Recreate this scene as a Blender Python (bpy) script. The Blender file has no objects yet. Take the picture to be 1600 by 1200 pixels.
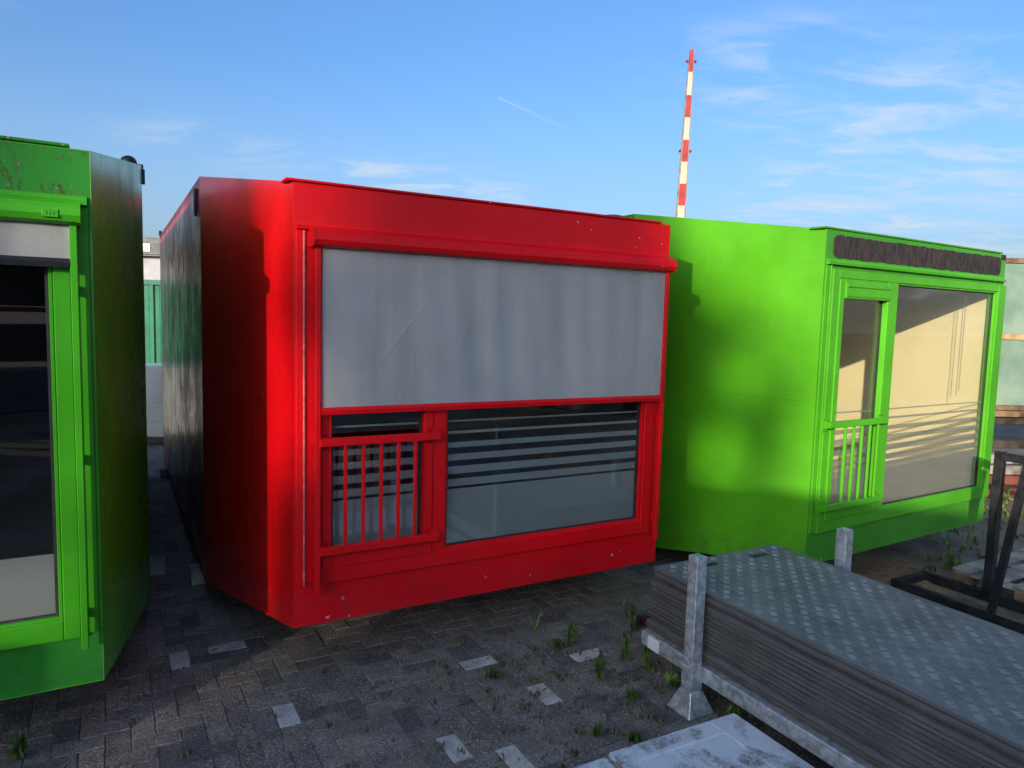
import bpy, bmesh, math, random
from mathutils import Vector, Matrix
random.seed(7)
R = math.radians
S = bpy.context.scene
COL = S.collection

# ------------------------------------------------------------------ camera
PITCH, ROLL, CAM_H = R(5.27), R(1.549), 2.03
cam = bpy.data.cameras.new('Camera'); cam.sensor_width = 36.0; cam.lens = 36.0 * 1107.53 / 1600.0
cam.clip_start = 0.05; cam.clip_end = 2000
camo = bpy.data.objects.new('Camera', cam); COL.objects.link(camo); S.camera = camo
fw = Vector((0, math.cos(PITCH), -math.sin(PITCH))); u0 = Vector((0, math.sin(PITCH), math.cos(PITCH))); r0 = Vector((1, 0, 0))
rt = math.cos(ROLL) * r0 + math.sin(ROLL) * u0; up = -math.sin(ROLL) * r0 + math.cos(ROLL) * u0
M = Matrix((rt, up, -fw)).transposed().to_4x4(); M.translation = Vector((0, 0, CAM_H)); camo.matrix_world = M

# ------------------------------------------------------------------ light
SUN_AZ, SUN_EL = R(204.7), R(12.4)          # azimuth clockwise from the view direction (+Y)
SKY_STRENGTH, SUN_STRENGTH = 0.15, 2.9
S.view_settings.view_transform = 'Standard'; S.view_settings.look = 'None'; S.view_settings.gamma = 1.0
S.view_settings.use_curve_mapping = False; S.view_settings.exposure = 1.05
sd = Vector((math.sin(SUN_AZ) * math.cos(SUN_EL), math.cos(SUN_AZ) * math.cos(SUN_EL), math.sin(SUN_EL)))   # towards the sun
sl = bpy.data.lights.new('Sun', 'SUN'); sl.energy = SUN_STRENGTH; sl.angle = R(0.53); sl.color = (1.0, 0.86, 0.66)
so = bpy.data.objects.new('Sun', sl); COL.objects.link(so); so.rotation_euler = sd.to_track_quat('Z', 'Y').to_euler(); so.location = (0, 0, 30)

W = bpy.data.worlds.new('World'); S.world = W; W.use_nodes = True
nt = W.node_tree; nt.nodes.clear()
def N(tree, typ, **kw):
    n = tree.nodes.new(typ)
    for k, v in kw.items():
        if k == 'op': n.operation = v
        elif hasattr(n, k) and not k[0].isupper(): setattr(n, k, v)
        else: n.inputs[k].default_value = v
    return n
def L(tree, a, b): tree.links.new(a, b)
out = N(nt, 'ShaderNodeOutputWorld'); bg = N(nt, 'ShaderNodeBackground'); bg.inputs[1].default_value = SKY_STRENGTH
sky = N(nt, 'ShaderNodeTexSky'); sky.sky_type = 'NISHITA'; sky.sun_disc = False
sky.sun_elevation = SUN_EL; sky.sun_rotation = SUN_AZ; sky.altitude = 0; sky.air_density = 1.0; sky.dust_density = 4.0; sky.ozone_density = 5.4
def mathn(tree, op, a, b=None, c=None, clamp=False):
    n = tree.nodes.new('ShaderNodeMath'); n.operation = op; n.use_clamp = clamp
    for i, v in enumerate((a, b, c)):
        if v is None: continue
        if isinstance(v, (int, float)): n.inputs[i].default_value = v
        else: tree.links.new(v, n.inputs[i])
    return n.outputs[0]
tc = N(nt, 'ShaderNodeTexCoord'); sx = N(nt, 'ShaderNodeSeparateXYZ'); L(nt, tc.outputs['Generated'], sx.inputs[0])
zz = mathn(nt, 'MAXIMUM', mathn(nt, 'ADD', sx.outputs[2], 0.10), 0.05)
px = mathn(nt, 'DIVIDE', sx.outputs[0], zz); py = mathn(nt, 'DIVIDE', sx.outputs[1], zz)
cxy = N(nt, 'ShaderNodeCombineXYZ'); L(nt, px, cxy.inputs[0]); L(nt, py, cxy.inputs[1])
mp = N(nt, 'ShaderNodeMapping'); mp.inputs['Rotation'].default_value = (0, 0, R(50)); mp.inputs['Scale'].default_value = (1.6, 3.2, 1); mp.inputs['Location'].default_value = (4.1, 5.7, 0)
L(nt, cxy.outputs[0], mp.inputs[0])
cn = N(nt, 'ShaderNodeTexNoise', Scale=1.5, Detail=10.0, Roughness=0.62, Distortion=0.5); L(nt, mp.outputs[0], cn.inputs['Vector'])
cov = N(nt, 'ShaderNodeTexNoise', Scale=0.42, Detail=1.5, Roughness=0.5); 
mp2 = N(nt, 'ShaderNodeMapping'); mp2.inputs['Location'].default_value = (1.35, 2.9, 0); L(nt, cxy.outputs[0], mp2.inputs[0]); L(nt, mp2.outputs[0], cov.inputs['Vector'])
r1 = N(nt, 'ShaderNodeMapRange'); r1.interpolation_type = 'SMOOTHSTEP'; r1.inputs[1].default_value = 0.40; r1.inputs[2].default_value = 0.78; L(nt, cn.outputs[0], r1.inputs[0])
r2 = N(nt, 'ShaderNodeMapRange'); r2.interpolation_type = 'SMOOTHSTEP'; r2.inputs[1].default_value = 0.465; r2.inputs[2].default_value = 0.57; L(nt, cov.outputs[0], r2.inputs[0])
cm = mathn(nt, 'MULTIPLY', r1.outputs[0], r2.outputs[0])
# a short aircraft trail: a thin band along a great circle between two sky directions
ta, tb = Vector((-0.027, 0.958, 0.287)).normalized(), Vector((0.080, 0.966, 0.245)).normalized()
tn = ta.cross(tb).normalized(); tt = (tb - ta).normalized()
dn = N(nt, 'ShaderNodeVectorMath', operation='DOT_PRODUCT'); L(nt, tc.outputs['Generated'], dn.inputs[0]); dn.inputs[1].default_value = tn
dt = N(nt, 'ShaderNodeVectorMath', operation='DOT_PRODUCT'); L(nt, tc.outputs['Generated'], dt.inputs[0]); dt.inputs[1].default_value = tt
a0, a1 = ta.dot(tt), tb.dot(tt)
tr = N(nt, 'ShaderNodeMapRange'); tr.inputs[1].default_value = a0; tr.inputs[2].default_value = a1; L(nt, dt.outputs['Value'], tr.inputs[0]); tr.clamp = False
al = tr.outputs[0]
fin = mathn(nt, 'MULTIPLY', mathn(nt, 'GREATER_THAN', al, 0.0), mathn(nt, 'SUBTRACT', 1.0, al, clamp=True))
tw = N(nt, 'ShaderNodeTexNoise', Scale=60.0, Detail=4.0); L(nt, tc.outputs['Generated'], tw.inputs['Vector'])
dd = mathn(nt, 'ABSOLUTE', mathn(nt, 'ADD', dn.outputs['Value'], mathn(nt, 'MULTIPLY', mathn(nt, 'SUBTRACT', tw.outputs[0], 0.5), 0.004)))
band = mathn(nt, 'SUBTRACT', 1.0, mathn(nt, 'DIVIDE', dd, 0.0024), clamp=True)
front = mathn(nt, 'GREATER_THAN', sx.outputs[1], 0.3)
trail = mathn(nt, 'MULTIPLY', mathn(nt, 'MULTIPLY', band, fin), mathn(nt, 'MULTIPLY', front, 0.38))
hz = N(nt, 'ShaderNodeMapRange'); hz.interpolation_type = 'SMOOTHSTEP'; hz.inputs[1].default_value = 0.34; hz.inputs[2].default_value = 0.02; hz.inputs[4].default_value = 0.36; L(nt, sx.outputs[2], hz.inputs[0])      # paler air towards the horizon, all round
cf = mathn(nt, 'ADD', mathn(nt, 'ADD', mathn(nt, 'MULTIPLY', cm, 0.85), trail), hz.outputs[0], clamp=True)
mixc = N(nt, 'ShaderNodeMix', data_type='RGBA'); mixc.inputs[7].default_value = (2.1, 2.45, 2.8, 1)
L(nt, cf, mixc.inputs[0]); L(nt, sky.outputs[0], mixc.inputs[6]); L(nt, mixc.outputs[2], bg.inputs[0]); L(nt, bg.outputs[0], out.inputs[0])

# ------------------------------------------------------------------ materials
MATS = {}
def newmat(name):
    m = bpy.data.materials.new(name); m.use_nodes = True; t = m.node_tree; t.nodes.clear()
    o = N(t, 'ShaderNodeOutputMaterial'); p = N(t, 'ShaderNodeBsdfPrincipled'); L(t, p.outputs[0], o.inputs[0]); MATS[name] = m
    return m, t, p, o
def rgba(c): return (c[0], c[1], c[2], 1)
def mixcol(t, fac, a, b, blend='MIX'):
    n = N(t, 'ShaderNodeMix', data_type='RGBA'); n.blend_type = blend
    for s, v in ((0, fac), (6, a), (7, b)):
        if isinstance(v, (int, float)): n.inputs[s].default_value = v
        elif isinstance(v, tuple): n.inputs[s].default_value = rgba(v)
        else: L(t, v, n.inputs[s])
    return n.outputs[2]
def coords(t, kind='Object', scale=(1, 1, 1)):
    if kind == 'World': o = N(t, 'ShaderNodeNewGeometry').outputs['Position']
    else: o = N(t, 'ShaderNodeTexCoord').outputs[kind]
    m = N(t, 'ShaderNodeMapping'); m.inputs['Scale'].default_value = scale; L(t, o, m.inputs[0]); return m.outputs[0]
def noise(t, vec, scale, detail=5.0, rough=0.55, dist=0.0):
    n = N(t, 'ShaderNodeTexNoise', Scale=scale, Detail=detail, Roughness=rough, Distortion=dist); L(t, vec, n.inputs['Vector']); return n.outputs[0]
def ramp(t, v, lo, hi, a=0.0, b=1.0, smooth=True):
    n = N(t, 'ShaderNodeMapRange'); n.interpolation_type = 'SMOOTHSTEP' if smooth else 'LINEAR'
    for i, x in enumerate((lo, hi, a, b)): n.inputs[i + 1].default_value = x
    L(t, v, n.inputs[0]); return n.outputs[0]
def bump(t, p, h, strength, dist=0.01):
    b = N(t, 'ShaderNodeBump', Strength=strength, Distance=dist); L(t, h, b.inputs['Height']); L(t, b.outputs[0], p.inputs['Normal']); return b
def plain(name, c, rough=0.6, metal=0.0, var=0.18, nscale=9.0, bumps=0.15, bscale=120.0, kind='Object', spec=0.5, stretch=(1, 1, 1), c2=None):
    m, t, p, o = newmat(name); v = coords(t, kind, stretch)
    f = ramp(t, noise(t, v, nscale, 6, 0.6), 0.3, 0.7)
    dark = c2 or tuple(x * (1 - 2 * var) for x in c); lite = tuple(min(1, x * (1 + var)) for x in c)
    L(t, mixcol(t, f, dark, lite), p.inputs['Base Color'])
    L(t, ramp(t, noise(t, v, nscale * 2.3), 0.3, 0.7, max(0.03, rough - 0.1), min(1, rough + 0.1)), p.inputs['Roughness'])
    p.inputs['Metallic'].default_value = metal; p.inputs['Specular IOR Level'].default_value = spec
    if bumps: bump(t, p, noise(t, v, bscale, 4), bumps, 0.004)
    return m
def paint(name, c, rough=0.30, streak=0.0, mould=None, chips=0.0, dust=0.12, fade=None, grime=(0.03, 0.028, 0.022), waves=0.012):
    """glossy coat on glass-fibre panel; object coordinates are the module's own: x along the front, z up"""
    m, t, p, o = newmat(name); v = coords(t)
    g = N(t, 'ShaderNodeSeparateXYZ'); L(t, N(t, 'ShaderNodeTexCoord').outputs['Object'], g.inputs[0])
    big = ramp(t, noise(t, v, 1.1, 5, 0.6), 0.3, 0.7)
    col = mixcol(t, big, tuple(x * 0.78 for x in c), fade or tuple(min(1, x * 1.08) for x in c))
    fine = ramp(t, noise(t, v, 38, 6, 0.7), 0.55, 0.8)
    col = mixcol(t, mathn(t, 'MULTIPLY', fine, dust), col, (0.25, 0.24, 0.21))
    rg = ramp(t, noise(t, v, 3.0, 6, 0.65), 0.3, 0.7, rough * 0.75, rough * 1.35)
    foot = mathn(t, 'MULTIPLY', ramp(t, g.outputs[2], 0.62, 0.26), mathn(t, 'MULTIPLY', ramp(t, noise(t, v, 9, 6, 0.7), 0.42, 0.7), 0.45)); col = mixcol(t, foot, col, grime); rg = mathn(t, 'ADD', rg, mathn(t, 'MULTIPLY', foot, 0.3), clamp=True)
    if streak:
        sv = coords(t, 'Object', (26, 26, 0.8)); s = ramp(t, noise(t, sv, 1.0, 6, 0.7), 0.42, 0.72)
        top = ramp(t, g.outputs[2], 0.6, 2.8)
        sm = mathn(t, 'MULTIPLY', mathn(t, 'MULTIPLY', s, top), streak, clamp=True)
        col = mixcol(t, sm, col, grime); rg = mathn(t, 'ADD', rg, mathn(t, 'MULTIPLY', sm, 0.25), clamp=True)
    if chips:
        ch = ramp(t, noise(t, v, 26, 3, 0.5, 0.6), 0.735 - chips * 0.05, 0.745 - chips * 0.05)
        zone = ramp(t, noise(t, v, 2.2, 2), 0.48, 0.6)
        col = mixcol(t, mathn(t, 'MULTIPLY', ch, zone), col, (0.55, 0.42, 0.33))
    if mould:
        x0, x1, z0 = mould
        zx = mathn(t, 'MULTIPLY', ramp(t, g.outputs[0], x0, x0 + 0.25), ramp(t, g.outputs[2], z0, z0 + 0.08))
        mv = coords(t, 'Object', (1, 1, 0.45)); a = ramp(t, noise(t, mv, 34, 7, 0.75), 0.49, 0.57); b = ramp(t, noise(t, v, 7, 4, 0.6), 0.42, 0.58)
        mm = mathn(t, 'MULTIPLY', mathn(t, 'MULTIPLY', a, b), zx)
        col = mixcol(t, mm, col, (0.07, 0.055, 0.03))
        w = mathn(t, 'MULTIPLY', mathn(t, 'MULTIPLY', ramp(t, noise(t, mv, 50, 5, 0.7), 0.6, 0.66), b), zx)
        col = mixcol(t, w, col, (0.42, 0.36, 0.25)); rg = mathn(t, 'ADD', rg, mathn(t, 'MULTIPLY', mm, 0.5), clamp=True)
    L(t, col, p.inputs['Base Color']); L(t, rg, p.inputs['Roughness']); p.inputs['Specular IOR Level'].default_value = 0.5 if rough < 0.3 else 0.24
    h = mathn(t, 'ADD', mathn(t, 'MULTIPLY', noise(t, v, 260, 2), 0.10), mathn(t, 'MULTIPLY', noise(t, v, 3.5, 3), waves * 8))
    bump(t, p, h, 0.10, 0.01)
    return m

RED = (0.60, 0.004, 0.010); GRN = (0.085, 0.43, 0.012)
paint('red_hull', (0.58, 0.002, 0.007), 0.22, streak=0.08, dust=0.05); paint('red_front', (0.70, 0.003, 0.008), 0.40, chips=0.6, dust=0.10, streak=0.16, grime=(0.16, 0.02, 0.03)); paint('red_frame', (0.72, 0.003, 0.007), 0.42, dust=0.05)
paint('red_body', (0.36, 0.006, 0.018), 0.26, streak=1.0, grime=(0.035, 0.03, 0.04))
paint('green_hull', (0.085, 0.38, 0.010), 0.42, dust=0.09, streak=0.10, grime=(0.07, 0.13, 0.03)); paint('green_front', (0.055, 0.29, 0.020), 0.42, dust=0.14, chips=0.1, streak=0.14, grime=(0.07, 0.11, 0.03)); paint('green_frame', (0.075, 0.37, 0.014), 0.36, dust=0.05)
paint('dark_green_hull', (0.075, 0.42, 0.014), 0.22, streak=0.30, grime=(0.06, 0.065, 0.05)); paint('mouldy_green_front', (0.024, 0.215, 0.020), 0.42, mould=(0.80, 1.3, 2.34), dust=0.12)
paint('lime_frame', (0.045, 0.31, 0.010), 0.36, dust=0.05)
plain('residue', (0.035, 0.026, 0.025), 0.85, 0, 0.35, 22, 0.6, 60, stretch=(3, 3, 0.6))
plain('rubber', (0.018, 0.018, 0.02), 0.55, 0, 0.2); plain('gasket', (0.13, 0.15, 0.15), 0.6, 0, 0.25)
plain('rod_red', (0.60, 0.13, 0.13), 0.5, 0, 0.2, 30); plain('black_plastic', (0.012, 0.012, 0.015), 0.4); plain('rust', (0.10, 0.04, 0.02), 0.85, 0.3, 0.4)
plain('galvanised', (0.52, 0.55, 0.57), 0.42, 0.5, 0.22, 26, 0.1, 90)
plain('white_sticker', (0.72, 0.74, 0.74), 0.5, 0, 0.05)
plain('black_steel', (0.022, 0.022, 0.026), 0.42, 0.2, 0.3, 14)
plain('wood_grey', (0.27, 0.245, 0.215), 0.85, 0, 0.3, 6, 0.5, 40, stretch=(1, 1, 1)); plain('wood_brown', (0.20, 0.12, 0.065), 0.85, 0, 0.35, 5, 0.4, 40)
plain('wood_dark', (0.055, 0.04, 0.03), 0.9, 0, 0.35, 5, 0.4, 40); plain('wood_red', (0.16, 0.045, 0.03), 0.8, 0, 0.3, 5); plain('wood_new', (0.42, 0.27, 0.12), 0.8, 0, 0.2, 6)
plain('plywood', (0.19, 0.14, 0.10), 0.8, 0, 0.25, 4)
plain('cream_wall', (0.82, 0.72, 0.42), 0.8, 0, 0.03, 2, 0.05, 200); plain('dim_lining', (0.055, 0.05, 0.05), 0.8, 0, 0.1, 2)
plain('room_floor', (0.30, 0.29, 0.27), 0.6, 0, 0.1, 4); plain('white_cabinet', (0.55, 0.55, 0.55), 0.6)
plain('gravel_stone', (0.20, 0.18, 0.155), 0.9, 0, 0.35, 30, 0.3, 70, 'World'); plain('concrete', (0.33, 0.31, 0.29), 0.9, 0, 0.2, 14, 0.5, 70, 'World')
plain('barrier_red', (0.36, 0.032, 0.028), 0.45, 0, 0.12); plain('barrier_white', (0.50, 0.45, 0.34), 0.5, 0, 0.06); plain('barrier_edge', (0.30, 0.22, 0.20), 0.5, 0.2)
plain('lamp_red', (0.30, 0.012, 0.015), 0.25)
plain('container_green', (0.003, 0.15, 0.08), 0.5, 0, 0.15, 3); plain('fascia', (0.085, 0.09, 0.095), 0.6, 0, 0.12, 2); plain('pale_wall', (0.33, 0.34, 0.36), 0.7, 0, 0.08, 2); plain('van_white', (0.50, 0.50, 0.52), 0.4, 0, 0.06, 2)
plain('shed_cladding', (0.12, 0.12, 0.12), 0.8, 0, 0.2, 3); plain('sign_ink', (0.04, 0.04, 0.045), 0.6, 0, 0.05)
plain('bark', (0.09, 0.07, 0.05), 0.9, 0, 0.3, 8, 0.6, 30)
plain('orange_steel', (0.55, 0.14, 0.02), 0.5)
def leafmat(name, c):
    m, t, p, o = newmat(name); v = coords(t, 'World'); f = ramp(t, noise(t, v, 23, 3), 0.35, 0.65)
    L(t, mixcol(t, f, tuple(x * 0.6 for x in c), tuple(x * 1.35 for x in c)), p.inputs['Base Color']); p.inputs['Roughness'].default_value = 0.55
    return m
leafmat('leaf', (0.055, 0.10, 0.022)); leafmat('weed_leaf', (0.075, 0.13, 0.03)); leafmat('bright_leaf', (0.17, 0.26, 0.05)); leafmat('grass_blade', (0.06, 0.085, 0.025)); leafmat('litter', (0.16, 0.085, 0.04)); leafmat('straw', (0.25, 0.20, 0.11)); leafmat('purple_leaf', (0.09, 0.03, 0.035))
# pavers: five tones of weathered concrete with exposed grit
def paver(name, c, grit, patchy=0.4):
    m, t, p, o = newmat(name); v = coords(t, 'World')
    col = mixcol(t, ramp(t, noise(t, v, 7, 5, 0.6), 0.3, 0.7), tuple(x * 0.72 for x in c), tuple(x * 1.25 for x in c))
    vo = N(t, 'ShaderNodeTexVoronoi', Scale=105.0); L(t, v, vo.inputs['Vector'])
    rn = N(t, 'ShaderNodeSeparateXYZ'); L(t, vo.outputs['Color'], rn.inputs[0])
    gm = mathn(t, 'MULTIPLY', ramp(t, rn.outputs[0], 0.60, 0.9), mathn(t, 'MULTIPLY', ramp(t, vo.outputs[0], 0.6, 0.25), min(1.0, grit * 1.15)))
    col = mixcol(t, gm, col, (0.5, 0.46, 0.42))
    dk = mathn(t, 'MULTIPLY', ramp(t, rn.outputs[1], 0.7, 0.9), 0.6 * grit); col = mixcol(t, dk, col, (0.012, 0.012, 0.013))
    dirt = mathn(t, 'MULTIPLY', ramp(t, noise(t, v, 1.7, 7, 0.7), 0.46, 0.66), patchy)
    col = mixcol(t, dirt, col, (0.215, 0.18, 0.14))
    lich = mathn(t, 'MULTIPLY', ramp(t, noise(t, v, 3.1, 6, 0.75), 0.62, 0.74), 0.35); col = mixcol(t, lich, col, (0.32, 0.30, 0.28))
    L(t, col, p.inputs['Base Color']); p.inputs['Roughness'].default_value = 0.88; p.inputs['Specular IOR Level'].default_value = 0.3
    mot = ramp(t, noise(t, v, 42, 6, 0.8), 0.36, 0.64)
    col = mixcol(t, mathn(t, 'MULTIPLY', mot, 0.55), mixcol(t, 0.12, col, (0.02, 0.019, 0.018)), mixcol(t, 0.30, col, (0.40, 0.36, 0.31)))
    dusty = mathn(t, 'MULTIPLY', ramp(t, noise(t, v, 2.6, 6, 0.72, 0.6), 0.52, 0.62), ramp(t, noise(t, v, 90, 4, 0.7), 0.38, 0.6)); col = mixcol(t, mathn(t, 'MULTIPLY', dusty, 0.55), col, (0.36, 0.31, 0.25))
    L(t, col, p.inputs['Base Color'])
    h = mathn(t, 'ADD', mathn(t, 'MULTIPLY', vo.outputs[0], 0.8), mathn(t, 'MULTIPLY', noise(t, v, 60, 6, 0.75), 1.8)); bump(t, p, h, 0.9, 0.005)
    return m
for nm, c, g_ in (('paver_a', (0.15, 0.138, 0.130), .7), ('paver_b', (0.21, 0.19, 0.170), .9), ('paver_c', (0.095, 0.089, 0.092), .35), ('paver_d', (0.255, 0.228, 0.198), 1.), ('paver_e', (0.175, 0.150, 0.128), .9)): paver(nm, c, g_)
paver('paver_white', (0.62, 0.60, 0.58), 0.3, 0.3)
def groundmat():
    m, t, p, o = newmat('yard_ground'); v = coords(t, 'World')
    col = mixcol(t, ramp(t, noise(t, v, 0.8, 6, 0.65), 0.35, 0.65), (0.15, 0.115, 0.08), (0.27, 0.225, 0.175))
    col = mixcol(t, mathn(t, 'MULTIPLY', ramp(t, noise(t, v, 130, 4, 0.7), 0.55, 0.7), 0.55), col, (0.36, 0.33, 0.29))
    col = mixcol(t, mathn(t, 'MULTIPLY', ramp(t, noise(t, v, 1.9, 5, 0.7), 0.5, 0.66), 0.5), col, (0.03, 0.04, 0.018))
    L(t, col, p.inputs['Base Color']); p.inputs['Roughness'].default_value = 0.95; p.inputs['Specular IOR Level'].default_value = 0.2
    h = mathn(t, 'ADD', noise(t, v, 45, 7, 0.75), mathn(t, 'MULTIPLY', noise(t, v, 5, 5), 2.0)); bump(t, p, h, 0.9, 0.02)
groundmat()
def platemat(name, edge):
    m, t, p, o = newmat(name); v = coords(t)
    if edge:
        sv = coords(t, 'Object', (1.2, 4, 0.8)); col = mixcol(t, ramp(t, noise(t, sv, 3, 7, 0.7), 0.3, 0.7), (0.024, 0.021, 0.020), (0.11, 0.098, 0.088))
        oi = N(t, 'ShaderNodeObjectInfo'); col = mixcol(t, mathn(t, 'MULTIPLY', oi.outputs['Random'], 0.75), col, (0.13, 0.118, 0.108))
        L(t, col, p.inputs['Base Color']); p.inputs['Roughness'].default_value = 0.75; bump(t, p, noise(t, coords(t, 'Object', (6, 6, 40)), 9, 6, 0.7), 0.4, 0.004)
    else:
        col = mixcol(t, ramp(t, noise(t, v, 2.4, 7, 0.65), 0.32, 0.68), (0.115, 0.118, 0.12), (0.215, 0.217, 0.215))
        col = mixcol(t, mathn(t, 'MULTIPLY', ramp(t, noise(t, v, 5, 7, 0.7), 0.55, 0.75), 0.5), col, (0.19, 0.165, 0.12))
        L(t, col, p.inputs['Base Color']); p.inputs['Specular IOR Level'].default_value = 0.35
        L(t, ramp(t, noise(t, v, 3.3, 6, 0.6), 0.3, 0.7, 0.52, 0.70), p.inputs['Roughness']); bump(t, p, noise(t, v, 160, 4), 0.25, 0.003)
platemat('plate_top', False); platemat('plate_edge', True)
plain('tread_worn', (0.215, 0.22, 0.22), 0.62, 0.0, 0.25, 7)
def slabmat():
    m, t, p, o = newmat('pale_blue_board'); v = coords(t)
    col = mixcol(t, ramp(t, noise(t, v, 3.0, 6, 0.6), 0.3, 0.7), (0.52, 0.58, 0.63), (0.66, 0.70, 0.73))
    a = mathn(t, 'MULTIPLY', ramp(t, noise(t, v, 2.8, 7, 0.7, 0.5), 0.50, 0.62), ramp(t, noise(t, v, 34, 7, 0.8), 0.34, 0.60))
    col = mixcol(t, mathn(t, 'MULTIPLY', a, 0.9), col, (0.13, 0.10, 0.068))
    L(t, col, p.inputs['Base Color']); p.inputs['Roughness'].default_value = 0.6; bump(t, p, noise(t, v, 30, 7, 0.7), 0.35, 0.006)
slabmat()
def glassmat(name, tint, f0):
    m = bpy.data.materials.new(name); m.use_nodes = True; t = m.node_tree; t.nodes.clear(); MATS[name] = m
    o = N(t, 'ShaderNodeOutputMaterial'); mx = N(t, 'ShaderNodeMixShader'); tr_ = N(t, 'ShaderNodeBsdfTransparent'); gl = N(t, 'ShaderNodeBsdfGlossy')
    gl.inputs['Roughness'].default_value = 0.0; gl.inputs['Color'].default_value = (1, 1, 1, 1); tr_.inputs[0].default_value = rgba(tint)
    lw = N(t, 'ShaderNodeLayerWeight', Blend=0.5)
    f = mathn(t, 'ADD', mathn(t, 'MULTIPLY', mathn(t, 'POWER', lw.outputs['Facing'], 5.0), 1 - f0), f0)
    b = N(t, 'ShaderNodeBump', Strength=0.03, Distance=0.01); L(t, noise(t, coords(t), 1.6, 2), b.inputs['Height']); L(t, b.outputs[0], gl.inputs['Normal'])
    L(t, f, mx.inputs[0]); L(t, tr_.outputs[0], mx.inputs[1]); L(t, gl.outputs[0], mx.inputs[2]); L(t, mx.outputs[0], o.inputs[0])
glassmat('glass', (0.965, 0.975, 0.965), 0.065)
def filmmat(name, fac):
    m = bpy.data.materials.new(name); m.use_nodes = True; t = m.node_tree; t.nodes.clear(); MATS[name] = m
    o = N(t, 'ShaderNodeOutputMaterial'); mx = N(t, 'ShaderNodeMixShader'); tr_ = N(t, 'ShaderNodeBsdfTransparent'); a = N(t, 'ShaderNodeAddShader'); d = N(t, 'ShaderNodeBsdfDiffuse'); tl = N(t, 'ShaderNodeBsdfTranslucent')
    d.inputs[0].default_value = (0.30, 0.33, 0.34, 1); tl.inputs[0].default_value = (0.40, 0.38, 0.34, 1); tr_.inputs[0].default_value = (0.75, 0.75, 0.74, 1)
    L(t, d.outputs[0], a.inputs[0]); L(t, tl.outputs[0], a.inputs[1]); mx.inputs[0].default_value = fac
    L(t, tr_.outputs[0], mx.inputs[1]); L(t, a.outputs[0], mx.inputs[2]); L(t, mx.outputs[0], o.inputs[0])
filmmat('frosted_film', 0.47); filmmat('thin_film', 0.34)
def fabricmat():
    m, t, p, o = newmat('screen_fabric'); v = coords(t)
    col = mixcol(t, ramp(t, noise(t, v, 2.2, 6, 0.6), 0.3, 0.7), (0.62, 0.61, 0.605), (0.71, 0.70, 0.69))
    col = mixcol(t, mathn(t, 'MULTIPLY', ramp(t, noise(t, coords(t, 'Object', (9, 9, 0.7)), 1.0, 4), 0.45, 0.72), 0.5), col, (0.50, 0.48, 0.455))
    wv = N(t, 'ShaderNodeTexWave', Scale=95.0, Distortion=1.2); wv.wave_type = 'BANDS'; wv.bands_direction = 'Z'; L(t, v, wv.inputs['Vector'])
    col = mixcol(t, mathn(t, 'MULTIPLY', wv.outputs[1], 0.22), col, (0.3, 0.3, 0.31))
    hole = ramp(t, noise(t, v, 30, 1), 0.79, 0.80); col = mixcol(t, hole, col, (0.65, 0.65, 0.65))
    L(t, col, p.inputs['Base Color']); p.inputs['Roughness'].default_value = 0.85; p.inputs['Sheen Weight'].default_value = 0.1
    bump(t, p, wv.outputs[1], 0.12, 0.002)
fabricmat()
def glazmat():
    m, t, p, o = newmat('green_sheet'); v = coords(t)
    col = mixcol(t, ramp(t, noise(t, v, 2.5, 5), 0.3, 0.7), (0.16, 0.25, 0.20), (0.27, 0.36, 0.28)); L(t, col, p.inputs['Base Color'])
    p.inputs['Roughness'].default_value = 0.25; p.inputs['Alpha'].default_value = 0.88
glazmat()

# ------------------------------------------------------------------ mesh helpers
def box(bm, x0, x1, y0, y1, z0, z1, bev=0.0, mi=0, mat=None):
    r = bmesh.ops.create_cube(bm, size=1.0); vs = r['verts']
    for v in vs: v.co = Vector((x0 + (v.co.x + .5) * (x1 - x0), y0 + (v.co.y + .5) * (y1 - y0), z0 + (v.co.z + .5) * (z1 - z0)))
    if bev > 0:
        es = list({e for v in vs for e in v.link_edges}); rb = bmesh.ops.bevel(bm, geom=es, offset=bev, segments=1, affect='EDGES', profile=0.5)
        vs = list({v for f in rb['faces'] for v in f.verts} | {v for v in vs if v.is_valid})
    if mat is not None:
        for v in vs: v.co = mat @ v.co
    if mi:
        for f in {f for v in vs for f in v.link_faces}: f.material_index = mi
    return vs
def quad(bm, pts, mi=0):
    f = bm.faces.new([bm.verts.new(p) for p in pts]); f.material_index = mi; return f
def prism(bm, poly, x0, x1, mi=0):
    """poly of (y,z) swept along x"""
    a = [bm.verts.new((x0, y, z)) for y, z in poly]; b = [bm.verts.new((x1, y, z)) for y, z in poly]; n = len(poly)
    fs = [bm.faces.new((a[i], a[(i + 1) % n], b[(i + 1) % n], b[i])) for i in range(n)]
    fs += [bm.faces.new(a[::-1]), bm.faces.new(b)]
    for f in fs: f.material_index = mi
    bmesh.ops.recalc_face_normals(bm, faces=fs)
def tube(bm, p, q, r0, r1=None, n=8, mi=0):
    p, q = Vector(p), Vector(q); r1 = r0 if r1 is None else r1; d = (q - p).normalized(); a = d.orthogonal().normalized(); b = d.cross(a)
    A = [bm.verts.new(p + (a * math.cos(2 * math.pi * i / n) + b * math.sin(2 * math.pi * i / n)) * r0) for i in range(n)]
    B = [bm.verts.new(q + (a * math.cos(2 * math.pi * i / n) + b * math.sin(2 * math.pi * i / n)) * r1) for i in range(n)]
    fs = [bm.faces.new((A[i], A[(i + 1) % n], B[(i + 1) % n], B[i])) for i in range(n)] + [bm.faces.new(A[::-1]), bm.faces.new(B)]
    for f in fs: f.material_index = mi
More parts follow.
